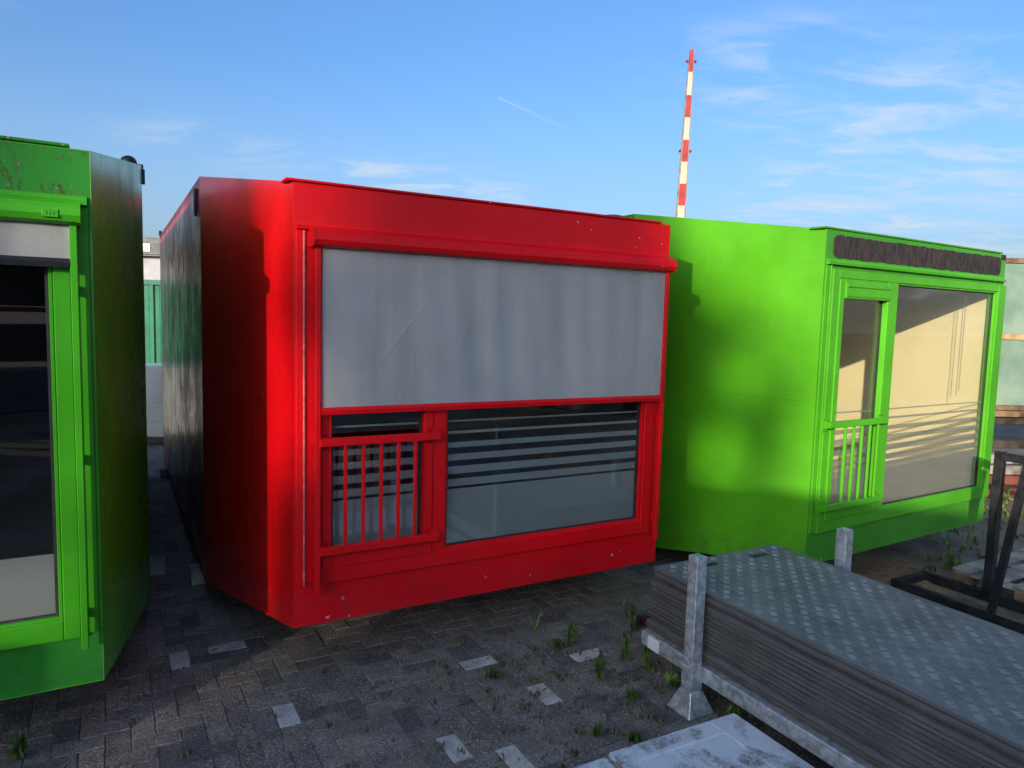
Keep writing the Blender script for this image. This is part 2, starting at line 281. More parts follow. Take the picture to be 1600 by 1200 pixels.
def finish(name, bm, mats, parent=None, smooth=False):
    me = bpy.data.meshes.new(name); bmesh.ops.recalc_face_normals(bm, faces=bm.faces[:]) if False else None
    bm.to_mesh(me); bm.free()
    for m in ([mats] if isinstance(mats, str) else mats): me.materials.append(MATS[m])
    if smooth:
        for f in me.polygons: f.use_smooth = True
    o = bpy.data.objects.new(name, me); COL.objects.link(o)
    if parent: o.parent = parent
    return o
def part(name, mat, parent, *boxes, bev=0.003):
    bm = bmesh.new()
    for b in boxes: box(bm, *b, bev=bev)
    return finish(name, bm, mat, parent)
def tag(o, label=None, cat=None, group=None, kind=None):
    if label: o['label'] = label
    if cat: o['category'] = cat
    if group: o['group'] = group
    if kind: o['kind'] = kind
    return o
def thing(name, label, cat, loc=(0, 0, 0), rz=0.0, group=None):
    o = bpy.data.objects.new(name, None); COL.objects.link(o); o.location = loc; o.rotation_euler = (0, 0, rz); o.empty_display_size = 0.2
    return tag(o, label, cat, group)

# ------------------------------------------------------------------ the setting: ground and paving
bm = bmesh.new(); n = 60
for i in range(2): pass
quad(bm, [(-300, -300, -0.0055), (300, -300, -0.0055), (300, 600, -0.0055), (-300, 600, -0.0055)])
ground = tag(finish('ground', bm, 'yard_ground'), kind='structure')
AX = R(60.3)                                     # direction of the paving, the modules and the plates (clockwise from +Y)
ax = Vector((math.sin(AX), math.cos(AX), 0)); ay = Vector((-math.cos(AX), math.sin(AX), 0)); RZ = math.pi / 2 - AX
pav = thing('pavement', None, None); tag(pav, kind='structure')
UNIT = 0.1065
PM = ['paver_a', 'paver_b', 'paver_c', 'paver_d', 'paver_e', 'paver_white']
def paver_mesh(bm, var, mi=0, mat=None):
    rr = random.Random(var); g = 0.0018; L2, W2, c, d = UNIT - g, UNIT / 2 - g, 0.0035, 0.004
    jit = [(rr.uniform(-.002, .002), rr.uniform(-.002, .002)) for _ in range(4)]
    top = [(sx_ * (L2 - c) + jit[i][0], sy_ * (W2 - c) + jit[i][1], -rr.uniform(0, .0015)) for i, (sx_, sy_) in enumerate(((-1, -1), (1, -1), (1, 1), (-1, 1)))]
    if var % 3 == 0: k = rr.randrange(4); top[k] = (top[k][0] * 0.86, top[k][1] * 0.8, -.002)
    rim = [(sx_ * L2, sy_ * W2, -d) for sx_, sy_ in ((-1, -1), (1, -1), (1, 1), (-1, 1))]; bot = [(x, y, -0.03) for x, y, z in rim]
    T = [[bm.verts.new(mat @ Vector(p) if mat else p) for p in ring] for ring in (top, rim, bot)]
    bm.faces.new(T[0]).material_index = mi
    for a, b in ((0, 1), (1, 2)):
        for i in range(4):
            j = (i + 1) % 4; bm.faces.new((T[b][i], T[b][j], T[a][j], T[a][i])).material_index = mi
variants = {}
for mi in range(6):
    for vv in range(4):
        bm = bmesh.new(); paver_mesh(bm, vv); me = bpy.data.meshes.new('paver'); bm.to_mesh(me); bm.free(); me.materials.append(MATS[PM[mi]]); variants[(mi, vv)] = me
WHITE = [(-1.815, 3.92, 1), (-1.685, 4.06, 0), (-1.03, 3.40, 1), (-0.07, 3.21, 1), (0.14, 3.13, 1), (0.475, 4.165, 0), (0.15, 3.75, 1), (-0.05, 4.0, 0)]     # off-white pavers: place and whether they lie crosswise
white_left = list(WHITE)
bricks = []
org = Vector((-0.14, 4.22, 0))
for i in range(-75, 95):
    for j in range(-75, 95):
        k = (i - j) % 4
        if k not in (0, 3): continue
        if k == 0: c = org + ax * ((i + 1) * UNIT) + ay * ((j + .5) * UNIT); rot = RZ
        else: c = org + ax * ((i + .5) * UNIT) + ay * ((j + 1) * UNIT); rot = RZ + math.pi / 2
        if not (-6.0 < c.x < 3.0 and 1.6 < c.y < 10.4): continue
        if c.x > 1.6 and c.y > 5.6: continue
        bricks.append((c, rot))
seen = []
def shown(c):      # open paving in front of the modules and in the alley
    if not (2.9 < c.y): return 0
    uu = (c - Vector((-0.044, 4.222, 0))); fr = uu.dot(ay)
    q = c.y * 0.9958 + 2.03 * 0.0918; X = 800 + 1107 * (c.x + 0.0) / q; Y = 600 + 1107 * (2.03 - c.y * 0.09) / q
    if X < -20 or X > 1120 or Y > 1215: return 0
    if X > 1000 and Y < 1010: return 0
    if fr > 0.25 and not (c.x < -1.75 - (c.y - 4.4) * 0.47): return 0
    if c.x < -1.8 and (c - Vector((-2.866, 2.422, 0))).dot(ay) > 0.1 and (c - Vector((-2.866, 2.422, 0))).dot(ax) < 1.3: return 0
    return 1.0 / (q * q)
used = set()
for p in white_left:
    b = min(range(len(bricks)), key=lambda t: (bricks[t][0].x - p[0]) ** 2 + (bricks[t][0].y - p[1]) ** 2 + (0 if (bricks[t][1] > RZ + .1) == bool(p[2]) else 9)); used.add(b)
order = sorted(range(len(bricks)), key=lambda t: -shown(bricks[t][0])); single = set(t for t in order[:300] if shown(bricks[t][0]) > 0)
rest = bmesh.new()
for t, (c, rot) in enumerate(bricks):
    cl = noise_v = 0.5 + 0.5 * math.sin(c.x * 1.9 + 1.3) * math.cos(c.y * 2.3)
    mi = 5 if t in used else random.choices(range(5), (3, 3 + cl, 1.6, 2 * cl, 2))[0]; vv = random.randrange(4)
    z = random.uniform(-.002, .002) + 0.0025 * math.sin(c.x * 2.2) * math.cos(c.y * 1.7); tilt = (random.uniform(-.008, .008), random.uniform(-.008, .008))
    rot += random.uniform(-.012, .012); flip = random.choice((0, math.pi))
    if t in single or t in used:
        o = bpy.data.objects.new('paver', variants[(mi, vv)]); COL.objects.link(o); o.parent = pav; o.location = (c.x, c.y, z); o.rotation_euler = (tilt[0], tilt[1], rot + flip)
        if mi == 5: o['label'] = 'off-white paver among the grey ones'
    else:
        paver_mesh(rest, vv, mi, Matrix.Translation((c.x, c.y, z)) @ Matrix.Rotation(rot + flip, 4, 'Z') @ Matrix.Rotation(tilt[0], 4, 'X'))
tag(finish('further_pavers', rest, PM, pav), kind='stuff')

# ------------------------------------------------------------------ housing modules
WF, WB, Z0, Z1, HB, D, LEN = 1.2385, 1.5, 0.267, 2.582, 2.832, 1.632, 6.217
FILM = [(0.60, 0.926), (0.941, 0.985), (1.015, 1.060), (1.095, 1.133), (1.171, 1.203), (1.253, 1.270), (1.323, 1.334)]
def panel(bm, a, b, c, d, th, mi=0):
    """slab with outer face abcd (counter-clockwise seen from outside) and thickness th inwards"""
    a, b, c, d = map(Vector, (a, b, c, d)); n = (b - a).cross(d - a).normalized() * th
    o = [bm.verts.new(p) for p in (a, b, c, d)]; i = [bm.verts.new(p - n) for p in (a, b, c, d)]
    bm.faces.new(o).material_index = mi; bm.faces.new(i[::-1]).material_index = mi
    for k in range(4): bm.faces.new((o[k], i[k], i[(k + 1) % 4], o[(k + 1) % 4])).material_index = mi
def ring(bm, x0, x1, z0, z1, w, y0, y1, bev=0.004, wt=None, wb=None, wr=None):
    wr = w if wr is None else wr; wt = w if wt is None else wt; wb = w if wb is None else wb
    box(bm, x0, x0 + w, y0, y1, z0, z1, bev); box(bm, x1 - wr, x1, y0, y1, z0, z1, bev)
    box(bm, x0 + w, x1 - wr, y0 + .0015, y1, z1 - wt, z1, bev); box(bm, x0 + w, x1 - wr, y0 + .0015, y1, z0, z0 + wb, bev)
def module(label, loc, yaw, hull, body, frontm, framem, lining, awning=None, sign=False, film=FILM, rod='rod_red', rodx=-1.186, fx=(-1.114, 1.145), pr=1.052, bal=(-1.122, -.445), filmm='frosted_film'):
    t = thing('housing_module', label, 'module', loc, math.pi / 2 - yaw, 'box-shaped housing modules in the yard')
    zs = 1.415                                    # horizontal joint in the tapered flanks
    def flank(s):
        f = lambda z, k: (s * (WF + (WB - WF) * k), D * k, z)
        zb = lambda k: Z0 * (1 - k); zt = lambda k: Z1 + (HB - Z1) * k
        for nm, lo, hi in (('upper', zs + .0004, None), ('lower', None, zs - .0004)):
            q = [f(zb(0) if lo is None else lo, 0), f(zb(1) if lo is None else lo, 1), f(zt(1) if hi is None else hi, 1), f(zt(0) if hi is None else hi, 0)]
            if s < 0: q = q[::-1]
            b_ = bmesh.new(); panel(b_, *q, 0.04); finish('flank_panel', b_, hull, t)
    flank(-1); flank(1)
    b_ = bmesh.new(); panel(b_, (-WF, 0, Z1), (WF, 0, Z1), (WB, D, HB), (-WB, D, HB), 0.04); finish('sloping_roof_panel', b_, hull, t)
    b_ = bmesh.new(); panel(b_, (-WF, 0, Z0), (-WB, D, 0), (WB, D, 0), (WF, 0, Z0), 0.04); finish('sloping_floor_panel', b_, hull, t)
    b_ = bmesh.new()
    panel(b_, (-WB, D, 0), (-WB, D, HB), (-WB, LEN, HB), (-WB, LEN, 0), 0.05)
    panel(b_, (WB, D, 0), (WB, LEN, 0), (WB, LEN, HB), (WB, D, HB), 0.05)
    panel(b_, (-WB, D, HB), (WB, D, HB), (WB, LEN, HB), (-WB, LEN, HB), 0.05); panel(b_, (-WB, D, 0), (-WB, LEN, 0), (WB, LEN, 0), (WB, D, 0), 0.05)
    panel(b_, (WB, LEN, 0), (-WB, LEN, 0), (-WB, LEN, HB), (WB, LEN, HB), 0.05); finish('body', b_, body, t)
    # room inside
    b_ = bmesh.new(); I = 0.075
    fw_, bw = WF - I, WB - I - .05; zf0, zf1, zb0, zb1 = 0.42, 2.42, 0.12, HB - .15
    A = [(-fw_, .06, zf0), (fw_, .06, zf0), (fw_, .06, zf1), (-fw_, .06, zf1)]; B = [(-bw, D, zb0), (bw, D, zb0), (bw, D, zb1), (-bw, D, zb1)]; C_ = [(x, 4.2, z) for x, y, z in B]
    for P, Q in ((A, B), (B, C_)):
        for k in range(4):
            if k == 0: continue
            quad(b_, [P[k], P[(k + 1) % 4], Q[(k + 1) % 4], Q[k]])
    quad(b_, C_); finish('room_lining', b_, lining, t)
    b_ = bmesh.new()
    for P, Q in ((A, B), (B, C_)): quad(b_, [P[0], Q[0], Q[1], P[1]])
    finish('room_floor', b_, 'room_floor', t)
    # front wall around the opening
    fx0, fx1 = fx; fz0, fz1 = 0.492, 2.322
    b_ = bmesh.new()
    box(b_, -WF, WF, 0, .06, fz1 - .03, Z1, .004); box(b_, -WF, WF, 0, .06, Z0, fz0 + .03, .004)
    box(b_, -WF, fx0 + .04, 0.0012, .06, fz0 + .028, fz1 - .028, .002); box(b_, fx1 - .04, WF, 0.0012, .06, fz0 + .028, fz1 - .028, .002)
    finish('front_wall', b_, frontm, t)
    part('roof_flashing', frontm, t, (-1.275, 1.165, -.008, .11, 2.586, 2.599))
    b_ = bmesh.new(); prism(b_, [(0, 2.350), (-.030, 2.352), (-.032, 2.362), (-.012, 2.372), (-.010, 2.388), (0, 2.390)], -1.222, 1.222); finish('drip_rail', b_, framem, t)
    # window
    w = bmesh.new(); ring(w, fx0, fx1, fz0, fz1, -1.102 - fx0, -.028, .05, wt=.058, wb=.092, wr=fx1 - pr - .016)
    box(w, -.468, -.386, -.0265, .05, fz0 + .092, fz1 - .058, .004)
    win = finish('window_frame', w, framem, t)
    w = bmesh.new()
    ring(w, -.388, pr + .014, .582, 2.266, 0.014, -.016, .03, .002); finish('glazing_bead', w, framem, win)
    w = bmesh.new(); ring(w, -.376, pr + .002, .588, 2.260, 0.016, .006, .02, 0); finish('seal', w, 'rubber', win)
    part('pane', 'glass', win, (-.384, pr + .010, .010, .016, .586, 2.262), bev=0)
    w = bmesh.new(); ring(w, -1.100, -.470, .576, 2.262, 0.054, -.036, .03, .005, wt=.045, wb=.085); sash = finish('sash', w, framem, win)
    w = bmesh.new(); ring(w, -1.044, -.526, .664, 2.215, 0.014, .004, .02, 0); finish('seal', w, 'rubber', sash)
    part('sash_pane', 'glass', sash, (-1.046, -.524, .008, .014, .662, 2.217), bev=0)
    part('ventilation_grille', framem, sash, (-1.05, -.522, -.05, .006, 2.128, 2.235), (-1.045, -.527, -.058, -.05, 2.205, 2.228), (-1.045, -.527, -.056, -.05, 2.14, 2.152), bev=.004)
    for z0, z1 in film:
        part('film_stripe', filmm, win, (-.374, pr, .021, .0215, z0, z1), bev=0)
        if z1 > 0.69: part('film_stripe', filmm, win, (-1.036, -.534, .019, .0195, max(z0, .675), z1), bev=0)
    # balustrade
    part('top_rail', framem, t, (bal[0], bal[1], -.088, -.056, 1.243, 1.286), bev=.004); part('bottom_rail', framem, t, (bal[0], bal[1], -.088, -.056, .664, .708), bev=.004)
    for x in (-.984, -.886, -.788, -.690, -.591): part('baluster', framem, t, (x - .009, x + .009, -.081, -.063, .706, 1.245), bev=.003)
    for x in (bal[0] + .025, bal[1] - .02):
        for z in (1.245, .666):
            br = part('rail_bracket', framem, t, (x - .022, x + .022, -.0562, -.03, z - .012, z + .045), (x - .036, x + .03, -.036, -.027, z - .03, z + .06), bev=.003)
    # cover strips beside the frame
    for s in (-1, 1):
        part('cover_strip', framem, t, (min(s * 1.224, (fx0 if s < 0 else fx1) + s * .003), max(s * 1.224, (fx0 if s < 0 else fx1) + s * .003), -.010, .004, .50, 2.345), bev=.002) if abs((fx0 if s < 0 else fx1)) < 1.2 else None
    b_ = bmesh.new(); tube(b_, (rodx, -.018, .498), (rodx, -.018, 2.345), .0055); finish('cable_rod', b_, rod, t)
    if awning:
        gx0, gx1, drop, dirtym = awning
        for x in (-1.128, 1.172):
            part('guide_rail', framem, t, (x - .014, x + .014, -.078, -.044, .455, 2.30))
            for z in (.60, 1.28, 2.0): part('guide_spacer', framem, t, (x - .010, x + .010, -.0445, -.010, z - .02, z + .02))
        prof = [(-.010, 2.268), (-.085, 2.262), (-.112, 2.272), (-.124, 2.296), (-.118, 2.326), (-.098, 2.345), (-.060, 2.352), (-.010, 2.352)]
        b_ = bmesh.new(); prism(b_, prof, -1.150, 1.188); cs = finish('awning_cassette', b_, framem, t)
        cen = (-.06, 2.306); prof2 = [(cen[0] + (y - cen[0]) * 1.05, cen[1] + (z - cen[1]) * 1.08) for y, z in prof]
        for x0, x1 in ((-1.162, -1.1505), (1.1885, 1.200)):
            b_ = bmesh.new(); prism(b_, prof2, x0, x1); finish('end_cap', b_, framem, cs)
        for k, x in enumerate((1.098,)):
            q = part('raised_badge', framem, cs, (x - .028, x + .028, -.127, -.119, 2.283, 2.314), bev=.002)
            for m_ in range(3): part('badge_letter', 'gasket' if False else framem, q, (x - .016 + m_ * .012, x - .012 + m_ * .012, -.1295, -.1268, 2.292, 2.306), bev=.0008)
        zb = drop; b_ = bmesh.new(); nx, nz = 300, 120; grid = []
        rr = random.Random(3)
        for j in range(nz + 1):
            row = []
            for i in range(nx + 1):
                x = -1.108 + 2.272 * i / nx; z = zb + (2.275 - zb) * j / nz; q = (z - zb) / (2.275 - zb); env = math.sin(math.pi * min(1, max(0, i / nx))) ** .5 * math.sin(math.pi * q) ** .6
                y = -.062 + env * (.0055 * math.sin(x * 17 + 1.5 * math.sin(x * 5) + 1.2 * q) + .004 * math.sin(x * 31 + q * 2.6 + 1) + .007 * math.sin(x * 4 + q * 2.2) * math.sin(q * 3.4))
                for (xa, za, xb, zb_, am) in ((-.45, .80, -.93, .08, .0030), (-.18, .72, -.42, .22, .0018), (.05, .9, -.05, .35, .0015)):
                    dx, dz = xb - xa, (zb_ - za); ll = math.hypot(dx, dz); tx = ((x - xa) * dx + (q - za) * dz) / ll ** 2; dist = abs((x - xa) * dz - (q - za) * dx) / ll
                    if 0 < tx < 1: y -= am * math.exp(-(dist / .007) ** 2) * math.sin(math.pi * tx)
                row.append(b_.verts.new((x, y, z)))
            grid.append(row)
        for j in range(nz):
            for i in range(nx): b_.faces.new((grid[j][i], grid[j][i + 1], grid[j + 1][i + 1], grid[j + 1][i]))
        geom = b_.faces[:]; bmesh.ops.solidify(b_, geom=geom, thickness=-.0015); finish('awning_fabric', b_, 'screen_fabric', t, True)
        b_ = bmesh.new(); prism(b_, [(-.050, zb - .036), (-.076, zb - .034), (-.080, zb - .012), (-.070, zb + .003), (-.052, zb + .003)], -1.112, 1.158); finish('awning_bottom_bar', b_, framem if drop < 2 else 'black_plastic', t)
    if sign:
        b_ = bmesh.new(); rr = random.Random(5); pts = []
        x0, x1, z0, z1, rad = -1.158, 1.150, 2.402, 2.552, .045
        for k, (cx_, cz_) in enumerate(((x1 - rad, z0 + rad), (x1 - rad, z1 - rad), (x0 + rad, z1 - rad), (x0 + rad, z0 + rad))):
            for a in range(5): an = -math.pi / 2 + k * math.pi / 2 + a * math.pi / 8; pts.append((cx_ + rad * math.cos(an), cz_ + rad * math.sin(an)))
            if k in (1, 3):
                a_, e_ = pts[-1], ((x0 + rad, z1) if k == 1 else (x1 - rad, z0))
                for q in range(1, 60): pts.append((a_[0] + (e_[0] - a_[0]) * q / 60, a_[1] + rr.uniform(-.004, .004)))
        a = [b_.verts.new((x, -.006, z)) for x, z in pts]; c = [b_.verts.new((x, .001, z)) for x, z in pts]; b_.faces.new(a)
        for k in range(len(a)): b_.faces.new((a[k - 1], c[k - 1], c[k], a[k]))
        sp = finish('sign_residue', b_, 'residue', t); sp['label'] = 'dark brown residue strip where a sign was removed'
        part('corner_patch', 'residue', t, (1.155, 1.232, -.004, .001, 2.535, 2.578), bev=.001)
    return t
Zb = CAM_H - 1.930
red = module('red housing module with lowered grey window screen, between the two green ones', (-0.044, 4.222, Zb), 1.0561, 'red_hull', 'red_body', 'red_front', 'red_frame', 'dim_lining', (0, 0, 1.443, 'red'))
grn = module('lime green housing module with sunlit flank and brown strip above its window', (3.124, 5.463, Zb), 1.0142, 'green_hull', 'green_hull', 'green_front', 'green_frame', 'cream_wall', None, True, rod='green_frame', fx=(-1.170, 1.232), pr=1.088, bal=(-1.185, -.490), filmm='thin_film')
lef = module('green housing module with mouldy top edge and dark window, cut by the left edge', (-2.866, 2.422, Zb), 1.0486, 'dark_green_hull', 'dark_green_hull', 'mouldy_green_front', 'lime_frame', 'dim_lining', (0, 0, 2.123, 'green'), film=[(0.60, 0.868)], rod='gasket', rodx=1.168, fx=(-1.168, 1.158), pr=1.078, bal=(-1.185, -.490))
# parts only one module has
def cowl(parent, x, y, z, r=.085):
    b_ = bmesh.new(); prof = [(0.0, .05), (.035, .046), (.065, .034), (.082, .016), (.086, .0), (.05, .0), (.05, -.04)]; n_ = 16; rows = []
    for rr_, zz_ in prof: rows.append([b_.verts.new((x + rr_ * r / .085 * math.cos(2 * math.pi * k / n_), y + rr_ * r / .085 * math.sin(2 * math.pi * k / n_), z + zz_)) for k in range(n_)])
    for a, c in zip(rows, rows[1:]):
        for k in range(n_): b_.faces.new((a[k], c[k], c[(k + 1) % n_], a[(k + 1) % n_]))
    bmesh.ops.remove_doubles(b_, verts=b_.verts[:], dist=1e-5); finish('vent_cowl', b_, 'black_plastic', parent, True)
cowl(lef, 1.43, D + .06, HB + .012, .05); cowl(grn, -1.25, D + .6, HB + .03, .16)
part('drain_hook', 'black_plastic', lef, (1.43, 1.512, D + .03, D + .06, HB - .02, HB + .012), (1.496, 1.52, D + .03, D + .06, HB - .11, HB - .018))
b_ = bmesh.new()
for k in range(14):
    a, c = 2 * math.pi * k / 14, 2 * math.pi * (k + 1) / 14
    tube(b_, (-1.512, D + .16 + .03 * math.cos(a), HB - .16 + .085 * math.sin(a)), (-1.512, D + .16 + .03 * math.cos(c), HB - .16 + .085 * math.sin(c)), .009, n=6)
box(b_, -1.52, -1.499, D + .13, D + .19, HB - .10, HB - .06, .003); finish('lifting_eye', b_, 'rust', red)
part('drain_stub', 'black_plastic', red, (-1.51, -1.48, LEN - .06, LEN - .02, HB, HB + .06))
# chain and window furniture seen through the lime module's glass
b_ = bmesh.new(); rnd = random.Random(2)
for k in range(46):
    z = 2.24 - k * .019; box(b_, .80, .805, .095, .10, z, z + .012)
    if z > 1.42: box(b_, .838, .843, .095, .10, z, z + .012)
finish('blind_chain', b_, 'gasket', grn)
# pale blocks that carry the modules
def block(p, rz, size, label, group=None):
    b_ = bmesh.new(); sx_, sy_, sz = size; vs = box(b_, -sx_ / 2, sx_ / 2, -sy_ / 2, sy_ / 2, 0, sz, .008)
    for v in b_.verts: v.co += Vector((random.uniform(-.003, .003),) * 2 + (0,)) if v.co.z > .01 else Vector()
    o = finish('concrete_block', b_, 'concrete'); o.location = p; o.rotation_euler = (0, 0, rz); tag(o, label, 'block', group)
for nm, mod, spots in (('red', red, ((-1.42, 1.95), (1.3, 1.95), (-1.42, 5.8), (1.3, 5.8))), ('lime', grn, ((-1.3, 1.95), (1.3, 1.95), (-1.3, 5.8), (1.3, 5.8))), ('left', lef, ((-1.3, 2.0), (1.49, 2.45), (-1.3, 5.8), (1.3, 5.8)))):
    rz = mod.rotation_euler.z
    for k, (a, c) in enumerate(spots):
        w = Matrix.Rotation(rz, 3, 'Z') @ Vector((a, c, 0)) + mod.location
        lab = {'red': 'pale concrete block under the red module', 'lime': 'concrete block under the lime green module', 'left': 'concrete block under the left green module'}[nm] + (' showing in the alley' if (nm == 'red' and k == 0) or (nm == 'left' and k == 1) else ' hidden in its shadow')
        block((w.x, w.y, 0.004), rz + random.uniform(-.08, .08), (.30, .21, Zb - .004), lab, None if 'alley' in lab else 'support blocks under the modules')

# ------------------------------------------------------------------ things behind
# boom barrier pole, raised
bp = thing('boom_barrier', 'raised red and white striped barrier pole behind the lime green module', 'barrier', (2.715, 12.0, 0))
def bx_(z): q = (z - 2.03 - 1.747) / 2.69; return 0.009 + .056 * q, .080 - .040 * q     # centre offset and half width
zs_ = [z + 2.03 for z in (4.43, 4.08, 3.71, 3.36, 3.0, 2.65, 2.29, 1.94, 1.58, 1.22)]
for k in range(len(zs_) - 1):
    b_ = bmesh.new(); z1, z0 = zs_[k], zs_[k + 1] + .002; (c1, w1), (c0, w0) = bx_(z1), bx_(z0); w1 *= .72; w0 *= .72
    vs = [b_.verts.new(p) for p in ((c0 - w0, -.03, z0), (c0 + w0, -.03, z0), (c0 + w0, .03, z0), (c0 - w0, .03, z0), (c1 - w1, -.03, z1), (c1 + w1, -.03, z1), (c1 + w1, .03, z1), (c1 - w1, .03, z1))]
    for f in ((0, 1, 5, 4), (1, 2, 6, 5), (2, 3, 7, 6), (3, 0, 4, 7), (4, 5, 6, 7), (3, 2, 1, 0)): b_.faces.new([vs[i] for i in f])
    finish('pole_segment', b_, 'barrier_white' if k % 2 else 'barrier_red', bp)
for s in (-1, 1):
    b_ = bmesh.new(); (c1, w1), (c0, w0) = bx_(zs_[0] - .25), bx_(zs_[-1])
    for (ca, wa, za), (cb, wb_, zb_) in (((c0, w0, zs_[-1]), (c1, w1, zs_[0] - .25)),):
        i0, i1 = (.74, 1.0)
        vs = [b_.verts.new(p) for p in ((ca + s * wa * i0, -.022, za), (ca + s * wa * i1, -.022, za), (ca + s * wa * i1, .022, za), (ca + s * wa * i0, .022, za), (cb + s * wb_ * i0, -.022, zb_), (cb + s * wb_ * i1, -.022, zb_), (cb + s * wb_ * i1, .022, zb_), (cb + s * wb_ * i0, .022, zb_))]
        for f in ((0, 1, 5, 4), (1, 2, 6, 5), (2, 3, 7, 6), (3, 0, 4, 7), (4, 5, 6, 7), (3, 2, 1, 0)): b_.faces.new([vs[i] for i in f])
    bmesh.ops.recalc_face_normals(b_, faces=b_.faces[:]); finish('edge_rail', b_, 'barrier_edge', bp)
for z in (4.25, 2.825):
    c, w = bx_(z + 2.03)
    for s in (-1, 1):
        b_ = bmesh.new(); bmesh.ops.create_uvsphere(b_, u_segments=10, v_segments=6, radius=.026, matrix=Matrix.Translation((c + s * (w + .022), -.01, z + 2.03)) @ Matrix.Diagonal((.9, 1.1, 1, 1)))
        finish('lamp', b_, 'lamp_red', bp, True)
part('post', 'barrier_red', bp, (-.17, .17, -.15, .2, 0, 1.15)); part('pivot', 'black_steel', bp, (-.09, .11, -.06, .06, 1.1, 3.26))

# alley end: low white cabin, green container, long building with number plate
def boxthing(name, label, cat, loc, rz): return thing(name, label, cat, loc, rz)
wc = thing('white_cabinet', 'low white cabinet closing the alley between green and red modules', 'cabinet', (-5.05, 10.45, 0), R(-2))
part('case', 'van_white', wc, (-1.1, 1.1, 0, .9, .12, 1.16), bev=.01); part('base_frame', 'black_steel', wc, (-1.05, 1.05, .04, .85, .014, .1185)); part('lower_panel', 'van_white', wc, (-1.1, 1.1, -.012, -.001, .14, .345)); part('lower_panel', 'van_white', wc, (-1.1, 1.1, -.012, -.001, .36, .62)); part('lower_panel', 'van_white', wc, (-1.1, 1.1, -.012, -.001, .64, 1.14))
gc = thing('shipping_container', 'green corrugated container at the far end of the alley', 'container', (-7.6, 14.0, 0), R(12))
b_ = bmesh.new(); xs = []; k = 0; x = -3.0
while x < 3.0:
    for dx, y in ((0, 0), (.07, 0), (.10, .035), (.17, .035), (.20, 0)): xs.append((x + dx, y))
    x += .20
for (xa, ya), (xb, yb) in zip(xs, xs[1:]):
    if xb - xa > 1e-4: quad(b_, [(xa, ya, .16), (xb, yb, .16), (xb, yb, 2.5), (xa, ya, 2.5)])
finish('corrugated_wall', b_, 'container_green', gc); part('shell', 'container_green', gc, (-3.05, 3.05, .05, 2.4, .06, 2.58)); part('top_rail', 'container_green', gc, (-3.05, 3.05, -.012, .048, 2.502, 2.60)); part('bottom_rail', 'container_green', gc, (-3.05, 3.05, -.012, .048, .03, .158))
lb = thing('flat_roofed_building', 'pale building with dark grey fascia and number plate far down the alley', 'building', (-15.2, 30.0, 0), 0)
part('wall', 'pale_wall', lb, (-9, 5, .2, 8, 0, 4.25), bev=.02); part('fascia', 'fascia', lb, (-9.1, 5.1, -.2, 8.1, 4.27, 4.97), bev=.02); part('drip_edge', 'black_steel', lb, (-9.05, 5.05, -.15, 8.0, 4.225, 4.269))
npl = part('number_plate', 'white_sticker', lb, (-.33, .02, -.225, -.202, 4.40, 4.72), bev=.004)
cu = bpy.data.curves.new('number', 'FONT'); cu.body = '54'; cu.size = .24; cu.extrude = .003; tmp = bpy.data.objects.new('tmp', cu); COL.objects.link(tmp)
dg = bpy.context.evaluated_depsgraph_get(); me = bpy.data.meshes.new_from_object(tmp.evaluated_get(dg)); bpy.data.objects.remove(tmp)
me.materials.append(MATS['sign_ink']); no = bpy.data.objects.new('number', me); COL.objects.link(no); no.parent = npl; no.location = (-.29, -.2275, 4.43); no.rotation_euler = (R(90), 0, 0)

# right: timber-framed green sheets on beams
gz = thing('glazed_frame', 'timber frame with green translucent sheets standing behind the lime module', 'frame', (5.55, 9.0, 1.035), R(3))
part('top_beam', 'wood_brown', gz, (0, 3.2, -.03, .05, 1.86, 1.92)); part('middle_batten', 'wood_new', gz, (0, 3.2, -.028, .05, .90, .97)); part('bottom_beam', 'wood_brown', gz, (0, 3.2, -.03, .05, 0, .06))
for x in (0, 1.6, 3.14): part('upright', 'wood_brown', gz, (x, x + .06, -.024, .046, .061, 1.859))
for z0, z1 in ((.062, .898), (.972, 1.858)):
    for x in (.062, 1.662): part('sheet', 'green_sheet', gz, (x, x + 1.476 + (.06 if x < 1 else 0), .0, .008, z0, z1), bev=0)
BEAMS = [('wood_brown', .955, .075, 'brown timber beam directly under the green sheets'), ('wood_dark', .86, .08, 'dark timber beam, second from the top under the green sheets'), ('wood_dark', .55, .10, 'dark timber beam, third in the pile beside the lime module'),
         ('wood_grey', .42, .11, 'grey weathered timber beam in the pile beside the lime module'), ('wood_grey', .29, .11, 'grey weathered timber beam low in the pile beside the lime module'), ('wood_red', .16, .11, 'reddish timber beam low in the pile beside the lime module'), ('wood_red', .0, .11, 'reddish timber beam at the bottom of the pile beside the lime module')]
for k, (m_, z, h, lab) in enumerate(BEAMS):
    rnd = random.Random(k); o = part('timber_beam', m_, None, (-.1, 3.4, -.09, .12, 0, h), bev=.006); o.location = (5.45 + rnd.uniform(-.1, .15), 8.98 - (.35 if k > 2 else 0), z); o.rotation_euler = (0, 0, R(3 + rnd.uniform(-2, 2))); tag(o, lab, 'beam', 'timber beams piled beside the lime module')
for x in (5.7, 8.2):
    o = part('timber_prop', 'wood_dark', None, (-.09, .09, -.09, .09, -.01, .858), bev=.006); o.location = (x, 9.13, 0); tag(o, 'dark timber prop carrying the upper beams' + (' nearer the lime module' if x < 6 else ' farther from the lime module'), 'prop', 'timber props')
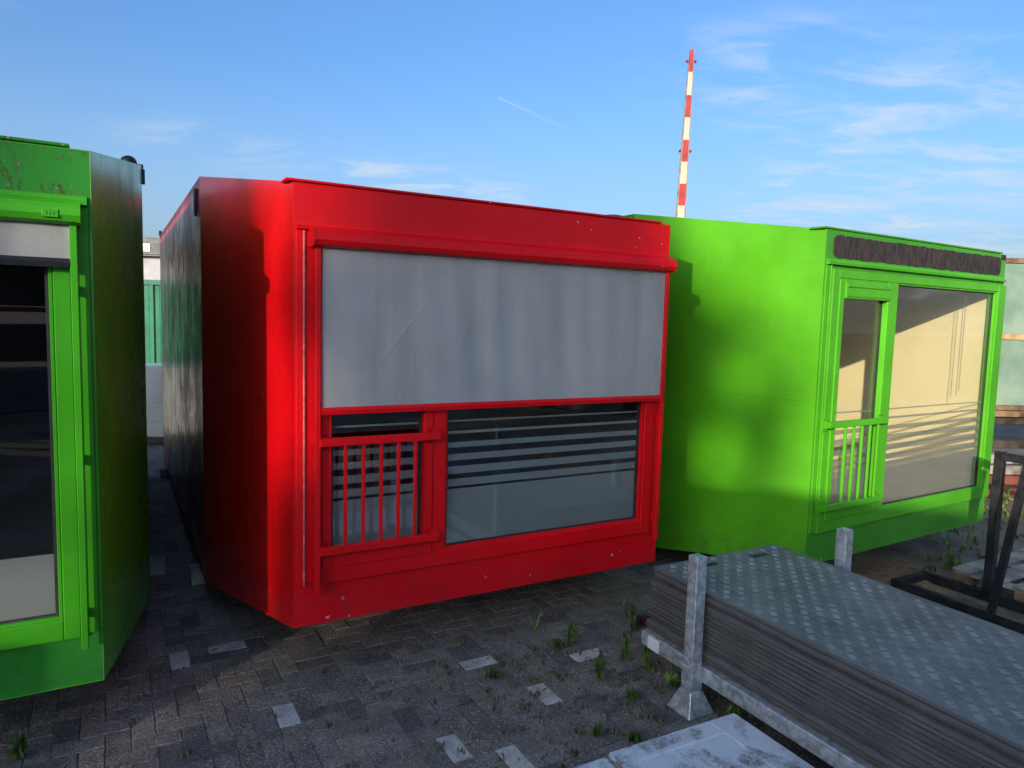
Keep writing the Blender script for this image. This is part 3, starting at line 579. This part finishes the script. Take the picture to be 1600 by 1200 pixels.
# black steel rack
rk = thing('steel_rack', 'black tubular steel rack standing beside the plate stack', 'rack', (3.02, 5.42, 0.0), RZ - math.pi / 2)     # local x runs along 150 degrees, local y along 60 degrees
ST = .05
part('base_rail', 'black_steel', rk, (0, 2.4, 0, ST, .012, .075)); part('base_rail', 'black_steel', rk, (0, 2.4, .40, .40 + ST, .012, .075)); part('base_rail', 'black_steel', rk, (.001, ST, ST, .40, .013, .073)); part('base_rail', 'black_steel', rk, (1.6, 1.65, ST, .40, .013, .073))
part('post', 'black_steel', rk, (.47, .53, .395, .455, .076, 1.15)); part('post', 'black_steel', rk, (1.75, 1.81, .395, .455, .076, 1.15)); part('top_rail', 'black_steel', rk, (.531, 1.749, .397, .453, 1.085, 1.145))
b_ = bmesh.new(); tube(b_, (.72, .025, .08), (.86, .03, 1.16), .03, n=4); finish('leaning_post', b_, 'black_steel', rk)
pw = part('plywood_sheet', 'plywood', None, (0, 1.5, 0, 1.1, 0, .018), bev=.002); pw.location = (3.40, 5.62, .078); pw.rotation_euler = (0, 0, RZ - math.pi / 2); tag(pw, 'brown plywood sheet lying under the wooden pallet', 'plywood')
pw.location = (3.43, 5.63, .016)
pl = thing('wooden_pallet', 'weathered grey wooden pallet on the plywood sheet beside the rack', 'pallet', (3.50, 5.43, .036), RZ - math.pi / 2)
for k, x in enumerate((0, .215, .43, .645, .86)): part('top_plank', 'wood_grey', pl, (x, x + .145, .002 * k % .005, 1.2, .122, .144), bev=.004)
for y in (.02, .55, 1.08):
    part('stringer', 'wood_grey', pl, (0, 1.0, y, y + .1, .100, .1218), bev=.003)
    for x in (0, .43, .86): part('spacer_block', 'wood_brown', pl, (x + .005, x + .14, y, y + .1, .0225, .0998), bev=.006)
for x in (0, .43, .86): part('bottom_plank', 'wood_grey', pl, (x, x + .145, 0, 1.2, 0, .022), bev=.003)

# ------------------------------------------------------------------ road plates on the galvanised stillage
SA = R(151.3); px_ = Vector((math.sin(SA), math.cos(SA), 0)); SRZ = math.pi / 2 - SA        # local x runs along the plates, local y points to the far side
O0 = Vector((0.851, 3.996, 0)); NPL, TH, ZB = 16, 0.0243, 0.241
bm = bmesh.new(); bm2 = None
def platebase(mats=('plate_edge', 'plate_top')):
    b_ = bmesh.new(); vs = box(b_, 0, 3.0, 0, 1.0, 0, .0168, .0015)
    for f in b_.faces:
        if f.normal.z > .9: f.material_index = 1
    return b_
pme = None
for k in range(NPL):
    rnd = random.Random(40 + k); dx, dy = (rnd.uniform(-.032, .030), rnd.uniform(-.018, .018))
    if k < 7: dx -= .022; dy -= .006
    if k == NPL - 1: dx, dy = 0, 0
    if k == 0:
        o = finish('road_plate', platebase(), ['plate_edge', 'plate_top']); pme = o.data
    else: o = bpy.data.objects.new('road_plate', pme); COL.objects.link(o)
    o.location = O0 + Vector((0, 0, ZB + k * TH)) + px_ * dx + Vector((-px_.y, px_.x, 0)) * dy; o.rotation_euler = (0, 0, SRZ + rnd.uniform(-.005, .005) * (k < NPL - 1))
    w = ['bottom', 'second', 'third', 'fourth', 'fifth', 'sixth', 'seventh', 'eighth', 'ninth', 'tenth', 'eleventh', 'twelfth', 'thirteenth', 'fourteenth', 'fifteenth']
    tag(o, 'topmost steel-grey road plate with raised tread pattern and two hand holes' if k == NPL - 1 else f'dark-edged road plate, {w[k]} from the bottom of its stack' if k else 'dark-edged road plate at the bottom of its stack, on the galvanised frame', 'road plate', 'road plates stacked on the galvanised frame')
    top = o
# tread: groups of parallel ribs turned by ninety degrees from one cell to the next
b_ = bmesh.new(); cell = .052
def rib(cx, cy, ln, wd, ang, h):
    c, s = math.cos(ang), math.sin(ang); P = lambda x, y, z: b_.verts.new((cx + x * c - y * s, cy + x * s + y * c, .0168 + z))
    l, w_ = ln / 2, wd / 2; a = [P(-l, 0, -.0005), P(0, -w_, -.0005), P(l, 0, -.0005), P(0, w_, -.0005)]; t_ = [P(-l * .7, 0, h), P(0, -w_ * .5, h), P(l * .7, 0, h), P(0, w_ * .5, h)]
    b_.faces.new(t_)
    for i in range(4): b_.faces.new((a[i], a[(i + 1) % 4], t_[(i + 1) % 4], t_[i]))
ii = 0
x = .05
while x < 2.97:
    jj = 0; y = .05
    while y < .97:
        if not ((.05 < x < .17) and (.24 < y < .40 or .66 < y < .82)):
            an = (math.pi / 4 if (ii + jj) % 2 else -math.pi / 4) + R(8)
            for q in (-1.5, -.5, .5, 1.5):
                rib(x - math.sin(an) * q * .0125, y + math.cos(an) * q * .0125, 0.039, .0066, an, .0022)
        y += cell; jj += 1
    x += cell; ii += 1
tag(finish('raised_tread', b_, 'tread_worn', top), kind='stuff')
for y0, y1 in ((.26, .38), (.68, .80)): part('hand_hole', 'rubber', top, (.095, .135, y0, y1, .0158, .0185), (.085, .145, y0 - .012, y0 - .002, .0158, .0205), bev=.001)
sg = thing('galvanised_stillage', 'galvanised steel stillage frame with corner posts under the road plates', 'stillage', O0, SRZ)
r_ = part('side_rail', 'galvanised', sg, (-.035, 3.02, -.045, .015, .155, .238), bev=.006); part('side_rail', 'galvanised', sg, (-.035, 3.02, .985, 1.045, .155, .238), bev=.006)
for x in (.40, 2.5): part('cross_beam', 'galvanised', sg, (x, x + .06, .016, .984, .156, .237))
part('white_label', 'white_sticker', r_, (.03, .125, -.0475, -.0448, .158, .232), bev=.0005)
for x in (.40, 2.5):
    for y, s in ((-.083, 1), (1.083, -1)):
        p_ = part('post', 'galvanised', sg, (x, x + .070, y - .035, y + .035, .235, .835), bev=.005)
        part('cap', 'galvanised', p_, (x + .006, x + .064, y - .029, y + .029, .822, .829)) if False else None
        b_ = bmesh.new(); box(b_, x - .004, x + .074, y - .039, y + .039, .115, .2445, .003); finish('socket', b_, 'galvanised', sg)
        b_ = bmesh.new(); q0, q1 = .088, .041; cx_, cy_ = x + .035, y
        lo = [b_.verts.new((cx_ + a * q0, cy_ + c * q0, .002)) for a, c in ((-1, -1), (1, -1), (1, 1), (-1, 1))]; hi = [b_.verts.new((cx_ + a * q1, cy_ + c * q1, .116)) for a, c in ((-1, -1), (1, -1), (1, 1), (-1, 1))]
        b_.faces.new(hi); b_.faces.new(lo[::-1])
        for i in range(4): b_.faces.new((lo[i], lo[(i + 1) % 4], hi[(i + 1) % 4], hi[i]))
        bmesh.ops.bevel(b_, geom=b_.edges[:], offset=.004, segments=1, affect='EDGES'); finish('flared_foot', b_, 'galvanised', sg)
        part('weld_arm', 'galvanised', sg, (x + .012, x + .058, min(y + s * .036, y + s * .044), max(y + s * .036, y + s * .044), .165, .23), bev=.001)
# pale board in front
bd = thing('pale_blue_board', 'dirty pale blue board lying flat in front of the road plates', 'board', (1.112, 3.247, 0), R(-62.1))      # local x away from the corner along the plates, local -y to the left
part('sheet', 'pale_blue_board', bd, (0, 1.3, -.74, 0, .10, .172), bev=.004); part('side_sheet', 'pale_blue_board', bd, (.004, 1.3, -1.15, -.757, .098, .166), bev=.004); part('rim', 'pale_blue_board', bd, (0, 1.3, -.165, -.005, .1715, .1755), (.0, .10, -.735, -.168, .1715, .1745), bev=.003)
part('rib', 'wood_grey', bd, (.06, 1.3, -.755, -.743, .12, .176), bev=.002)
b_ = bmesh.new(); n_ = 28; 
for r_in, r_out, z in ((0, .19, .1745),):
    c0 = b_.verts.new((.56, -.42, z)); rr_ = [b_.verts.new((.56 + r_out * math.cos(2 * math.pi * k / n_), -.42 + .62 * r_out * math.sin(2 * math.pi * k / n_), z)) for k in range(n_)]; lo = [b_.verts.new((v.co.x, v.co.y, .171)) for v in rr_]
    for k in range(n_): b_.faces.new((c0, rr_[k], rr_[(k + 1) % n_])); b_.faces.new((rr_[k], lo[k], lo[(k + 1) % n_], rr_[(k + 1) % n_]))
finish('oval_recess', b_, 'wood_dark', bd)  # flat dark disc stands in for a recess in the board
for y in (-1.1, -.6, -.12): part('bearer', 'wood_dark', bd, (.03, 1.25, y, y + .08, 0.002, .0975))

# ------------------------------------------------------------------ weeds
def leaf(b_, p, d, ln, wd, droop, mi=0):
    p = Vector(p); d = Vector(d).normalized(); side = d.cross(Vector((0, 0, 1))); side = side.normalized() if side.length > .01 else Vector((1, 0, 0))
    m = p + d * ln * .5 + Vector((0, 0, droop * .4)); e = p + d * ln - Vector((0, 0, ln * droop * 3))
    v = [b_.verts.new(q) for q in (p, m + side * wd / 2, e, m - side * wd / 2)]; b_.faces.new((v[0], v[1], v[2])).material_index = mi; b_.faces.new((v[0], v[2], v[3])).material_index = mi
def weed(x, y, h, kind, label, seed):
    rnd = random.Random(seed); t = thing('weed', label, 'weed', (x, y, 0), rnd.uniform(0, 6), 'weeds growing in the paving'); lm = 'weed_leaf'
    b_ = bmesh.new(); s_ = bmesh.new()
    if kind == 'tall':
        for st in range(3 if h < .3 else 2):
            lean = Vector((rnd.uniform(-.3, .3), rnd.uniform(-.3, .3), 1)); hh = h * rnd.uniform(.7, 1); tube(s_, (rnd.uniform(-.01, .01), 0, 0), lean * hh, .0028, .0012, 5); nl = int(7 + h * 26)
            for k in range(nl):
                q = (k + 1) / nl; a = k * 2.4 + st; leaf(b_, lean * hh * q, (math.cos(a), math.sin(a), .55 - .35 * (1 - q)), rnd.uniform(.022, .042) * (1.15 - .6 * q), .0055, .12)
    elif kind == 'blade':
        lm = 'bright_leaf'
        for k in range(7): a = rnd.uniform(0, 6.28); leaf(b_, (0, 0, .0), (math.cos(a) * .35, math.sin(a) * .35, 1), h * rnd.uniform(.45, 1), .018, -.02)
        tube(s_, (0, 0, 0), (0.004, .003, h * .8), .003, .001, 5)
    else:
        lm = kind if kind in ('purple_leaf', 'bright_leaf') else 'weed_leaf'
        for k in range(16): a = k * 2.4; leaf(b_, (rnd.uniform(-.01, .01), rnd.uniform(-.01, .01), .004), (math.cos(a), math.sin(a), rnd.uniform(.2, 1.2)), h * rnd.uniform(.6, 1.2), h * .33, .1)
        tube(s_, (0, 0, 0), (0, 0, h * .4), .003, .001, 5)
    finish('foliage', b_, lm, t); finish('stem', s_, 'grass_blade', t)
WEEDS = [(.19, 4.46, .15, 'blade', "single bright green blade-leaved weed near the red module's front"), (.40, 4.25, .17, 'tall', 'thin upright weed between the bright blade weed and the plates'), (.32, 4.22, .06, 'low', 'low leafy weed at the foot of the thin upright weed'),
         (.55, 3.85, .14, 'tall', 'upright weed standing in open paving left of the white label'), (.72, 4.10, .12, 'tall', 'bushy upright weed close to the end of the plate stack'), (.83, 3.98, .15, 'tall', 'dark green weed under the white label of the stillage'), (.84, 4.50, .20, 'tall', 'weed behind the left corner of the plate stack'),
         (.93, 4.60, .07, 'purple_leaf', 'purple-leaved weed behind the left corner of the plate stack'), (.69, 3.66, .045, 'low', 'small leafy rosette in front of the stillage foot'), (.64, 3.265, .04, 'low', 'small leafy rosette nearest to the pale blue board'), (.47, 3.31, .04, 'low', 'small rosette farther left of the pale blue board'),
         (.95, 3.83, .06, 'bright_leaf', 'pale-leaved weed under the rail beside the stillage post'), (1.20, 3.52, .04, 'bright_leaf', 'bright tuft between the pale board and the rail'), (-.06, 3.84, .05, 'low', 'dense weed tuft beside a white paver in mid paving'), (-2.16, 3.0, .12, 'tall', 'upright weed at the bottom left under the green module'),
         (3.79, 5.84, .42, 'tall', "tall stalked weed in front of the lime module's right corner"), (3.70, 5.79, .20, 'tall', 'shorter weed beside the tall stalk at the lime module'), (5.5, 7.75, .40, 'tall', 'tall weed growing by the timber beams')]
for k, wd in enumerate(WEEDS): weed(*wd, 100 + k)
b_ = bmesh.new(); rnd = random.Random(9)
def joint():
    c, rot = bricks[rnd.randrange(len(bricks))]; return c + ax * rnd.choice((-.5, .5, 1)) * UNIT + ay * rnd.uniform(-.5, .5) * UNIT
def wanted(p):
    d = math.exp(-((p.x - .35) ** 2 / .5 + (p.y - 3.75) ** 2 / .35)); return d
cnt = 0
while cnt < 210:
    p = joint()
    if p.y < 2.8 or p.x < -2.2 or p.x > 1.6 or p.y > 5.0 or rnd.random() > wanted(p) + .05 * (p.y < 3.9): continue
    cnt += 1
    for q in range(rnd.randrange(4, 12)):
        a = rnd.uniform(0, 6.28); leaf(b_, (p.x + rnd.gauss(0, .014), p.y + rnd.gauss(0, .014), -.006), (math.cos(a), math.sin(a), rnd.uniform(.02, .45)), rnd.uniform(.005, .015), rnd.uniform(.002, .004), .08, rnd.choice((0, 0, 1, 1, 3)))
tag(finish('joint_growth', b_, ['grass_blade', 'straw', 'weed_leaf', 'litter']), 'moss and tiny grass tufts growing in the paving joints', 'moss', kind='stuff')
b_ = bmesh.new()
for k in range(520):
    p = Vector((rnd.gauss(.35, .55), rnd.gauss(4.0, .45), 0)) if k % 3 else Vector((rnd.uniform(-2, 1.5), rnd.uniform(2.9, 4.4), 0))
    if p.y > 4.9 or p.y < 2.8 or p.x > 1.5: continue
    a = rnd.uniform(0, 6.28); leaf(b_, (p.x, p.y, rnd.uniform(.003, .008)), (math.cos(a), math.sin(a), rnd.uniform(-.05, .25)), rnd.uniform(.008, .03) * (2 if k % 17 == 0 else 1), rnd.uniform(.002, .008), .02, k % 2)
tag(finish('leaf_litter', b_, ['litter', 'straw']), 'dry brown leaf litter scattered over the paving', 'litter', kind='stuff')
b_ = bmesh.new()
for k in range(900):
    p = Vector((rnd.uniform(2.0, 6.5), rnd.uniform(4.9, 9.0), 0)); s_ = rnd.uniform(.004, .016)
    if (p - Vector((3.124, 5.463, 0))).dot(ay) > .4 and abs((p - Vector((3.124, 5.463, 0))).dot(ax)) < 1.5: continue
    vs = bmesh.ops.create_icosphere(b_, subdivisions=1, radius=s_, matrix=Matrix.Translation((p.x, p.y, -.01)) @ Matrix.Diagonal((1, rnd.uniform(.6, 1.2), .6, 1)))
tag(finish('gravel', b_, 'gravel_stone'), 'loose grey gravel on bare ground at the right', 'gravel', kind='stuff')

b_ = bmesh.new(); nn = 26; rows_ = []
for j in range(nn + 1):
    row = []
    for i in range(nn + 1):
        a, c = (i / nn - .5) * 2, (j / nn - .5) * 2; rr_ = math.hypot(a, c) + .12 * math.sin(5 * math.atan2(c, a) + 1) + .06 * math.sin(11 * math.atan2(c, a))
        p = Vector((3.05, 5.60, 0)) + ax * a * .75 + ay * c * .42; row.append(b_.verts.new((p.x, p.y, -.012 + .034 * max(0, 1 - rr_) ** .8 + rnd.uniform(0, .004) * (rr_ < 1))))
    rows_.append(row)
for j in range(nn):
    for i in range(nn): b_.faces.new((rows_[j][i], rows_[j][i + 1], rows_[j + 1][i + 1], rows_[j + 1][i]))
plain('loose_sand', (0.30, 0.19, 0.10), 0.95, 0, 0.25, 12, 0.8, 60, 'World')
tag(finish('sand_patch', b_, 'loose_sand', None, True), 'brown loose sand spilled beside the road plates', 'sand', kind='stuff')
b_ = bmesh.new()
for k in range(240):
    p = Vector((rnd.uniform(3.2, 6.2), rnd.uniform(5.5, 8.6), 0))
    if (p - Vector((3.124, 5.463, 0))).dot(ay) > .3 and abs((p - Vector((3.124, 5.463, 0))).dot(ax)) < 1.35: continue
    for q in range(rnd.randrange(3, 9)):
        a = rnd.uniform(0, 6.28); leaf(b_, (p.x + rnd.gauss(0, .03), p.y + rnd.gauss(0, .03), -.004), (math.cos(a), math.sin(a), rnd.uniform(.1, 1.2)), rnd.uniform(.015, .06), rnd.uniform(.004, .010), .08, rnd.choice((0, 0, 1, 2)))
tag(finish('ground_cover', b_, ['weed_leaf', 'straw', 'grass_blade']), 'sparse weeds covering the bare ground at the right', 'ground cover', kind='stuff')

# ------------------------------------------------------------------ behind the camera: what shades the yard and shows in the glass
te = Vector((0.909, -0.417, 0)).normalized(); th_ = Vector((-sd.x, -sd.y, 0)).normalized(); te = Vector((th_.y, -th_.x, 0)); SRZ2 = math.atan2(te.y, te.x); TE = math.tan(SUN_EL)
def sunpos(e, along): return te * e + th_ * along
al_ = -8.0
p0 = sunpos(-1.35, al_); sh = thing('shade_shed', 'unseen dark shed behind the viewer, added to shade the yard', 'shed', p0, SRZ2)  # unseen, added to shade the paving and the foot of the lime module
ht = CAM_H + .0 - al_ * TE
part('wall', 'shed_cladding', sh, (0, 4.3, -4.5, 0, 0, ht - .12), bev=.01); part('roof', 'shed_cladding', sh, (0, 4.33, -4.55, .0, ht - .118, ht), bev=.01)
for k in range(2): part('door', 'fascia', sh, (.6 + k * 2.1, 2.3 + k * 2.1, .001, .04, .05, 2.5))
p1 = sunpos(-2.99, al_); cn_ = thing('shade_container', 'unseen low container beside the shed behind the viewer, added to shade the left module', 'container', p1, SRZ2)  # unseen box added to shade the bottom of the left module
hc = CAM_H - 1.02 - al_ * TE; part('shell', 'fascia', cn_, (-4.5, -.01, -2.4, 0, .05, hc), bev=.01); part('door', 'black_steel', cn_, (-4, -2, .001, .05, .15, hc - .2))
def storage_rack(label, loc, rz):
    r = thing('storage_rack', label, 'storage rack', loc, rz, 'storage racks behind the viewer')
    for k in range(4): part('upright', 'black_steel', r, (0, .1, k * 2.2, k * 2.2 + .1, 0, 2.9)); part('upright', 'black_steel', r, (1.1, 1.2, k * 2.2, k * 2.2 + .1, 0, 2.9))
    for z in (.9, 1.9, 2.8): part('beam', 'orange_steel', r, (-.05, -.001, 0, 6.7, z, z + .11))
    for k in range(3):
        for z in (.02, 1.02, 2.02): part('pack', ('wood_dark', 'fascia', 'black_steel')[(k + int(z)) % 3], r, (.12, 1.08, k * 2.2 + .2, k * 2.2 + 2.0, z, z + random.uniform(.55, .8)))
storage_rack('unseen orange-beamed rack far to the right, added to darken the window reflections', (10.5, -3.5, 0), 0)  # unseen, added so the red module's glass mirrors something dark
storage_rack('orange-beamed storage rack directly behind the viewer', (6.6, -9.6, 0), R(90))
def poplar(e0, e1, tip_e, tip_w, holes, label, seed, edge, count=32000):  # unseen trees; crown outline and gaps shaped to place shade and sun patches
    rnd = random.Random(seed); al = -45.0; base = sunpos((e0 + e1) / 2, al); zoff = CAM_H - al * TE
    t = thing('poplar_tree', label, 'tree', base, 0, 'poplars behind the viewer')
    b_ = bmesh.new(); tube(b_, (0, 0, 0), (0, 0, zoff * .55), .22, .12, 10); tube(b_, (0, 0, zoff * .55), (0, 0, zoff + tip_w - .4), .12, .02, 8)
    for k in range(26):
        z = 1.6 + k * (zoff - 3) / 26; a = k * 2.4; tube(b_, (0, 0, z), (math.cos(a) * .7, math.sin(a) * .7, z + 1.4), .04, .01, 5)
    finish('trunk', b_, 'bark', t)
    b_ = bmesh.new(); n_ = 0; cz = (e0 + e1) / 2
    while n_ < count:
        w = rnd.uniform(-4.0, tip_w) if rnd.random() < .75 else rnd.uniform(-zoff + 1.8, -4.0)
        lo, hi = edge(w) if w > -4 else (e0, e1)
        lo, hi = lo + .1, hi - .1
        if hi <= lo: continue
        e = rnd.uniform(lo, hi)
        if any((e - he) ** 2 / hx ** 2 + (w - hw) ** 2 / hy ** 2 < 1 for he, hw, hx, hy in holes): continue
        dmax = .5 * (hi - lo) * math.sqrt(max(0, 1 - ((e - (lo + hi) / 2) / ((hi - lo) / 2 + .05)) ** 2)); al2 = rnd.uniform(-dmax, dmax)
        c = te * (e - cz) + th_ * al2 + Vector((0, 0, zoff + w - TE * al2)); n_ += 1
        d1 = Vector((rnd.gauss(0, 1), rnd.gauss(0, 1), rnd.gauss(0, 1))).normalized(); d2 = d1.orthogonal().normalized(); s = rnd.uniform(.035, .06)
        b_.faces.new([b_.verts.new(c + d1 * s * 1.5), b_.verts.new(c + d2 * s), b_.verts.new(c - d1 * s), b_.verts.new(c - d2 * s)])
    finish('crown', b_, 'leaf', t)
def lerp(w, pts):
    if w <= pts[0][0]: return pts[0][1]
    for (a, x), (b, y) in zip(pts, pts[1:]):
        if w <= b: return x + (y - x) * (w - a) / (b - a)
    return pts[-1][1]
poplar(-2.55, -.4, -1.8, 2.6, [(-.58, .87, .16, .18), (-.77, .19, .17, .17)], 'unseen narrow poplar behind the shed, crown shaped to shade the red module', 11,
       lambda w: (lerp(w, [(-.9, -2.95), (-.4, -2.9), (-.18, -2.66), (.0, -2.52), (.30, -2.52), (.5, -2.76), (.85, -2.78), (1.02, -2.5), (1.6, -2.5), (2.2, -2.3), (2.6, -1.9)]), lerp(w, [(.0, -.30), (.15, -.24), (.5, -.13), (.9, -.13), (1.12, -.24), (1.28, -.6), (1.5, -.95), (2.2, -1.15), (2.6, -1.8)])))
poplar(-5.2, -2.92, -3.6, 2.6, [(-3.6, -.86, 1.2, .20)], 'unseen narrow poplar behind the container, crown shaped to shade the left module', 12, lambda w: (lerp(w, [(1.0, -5.2), (2.6, -4.2)]), lerp(w, [(1.3, -2.88), (2.2, -3.1), (2.6, -3.6)])))
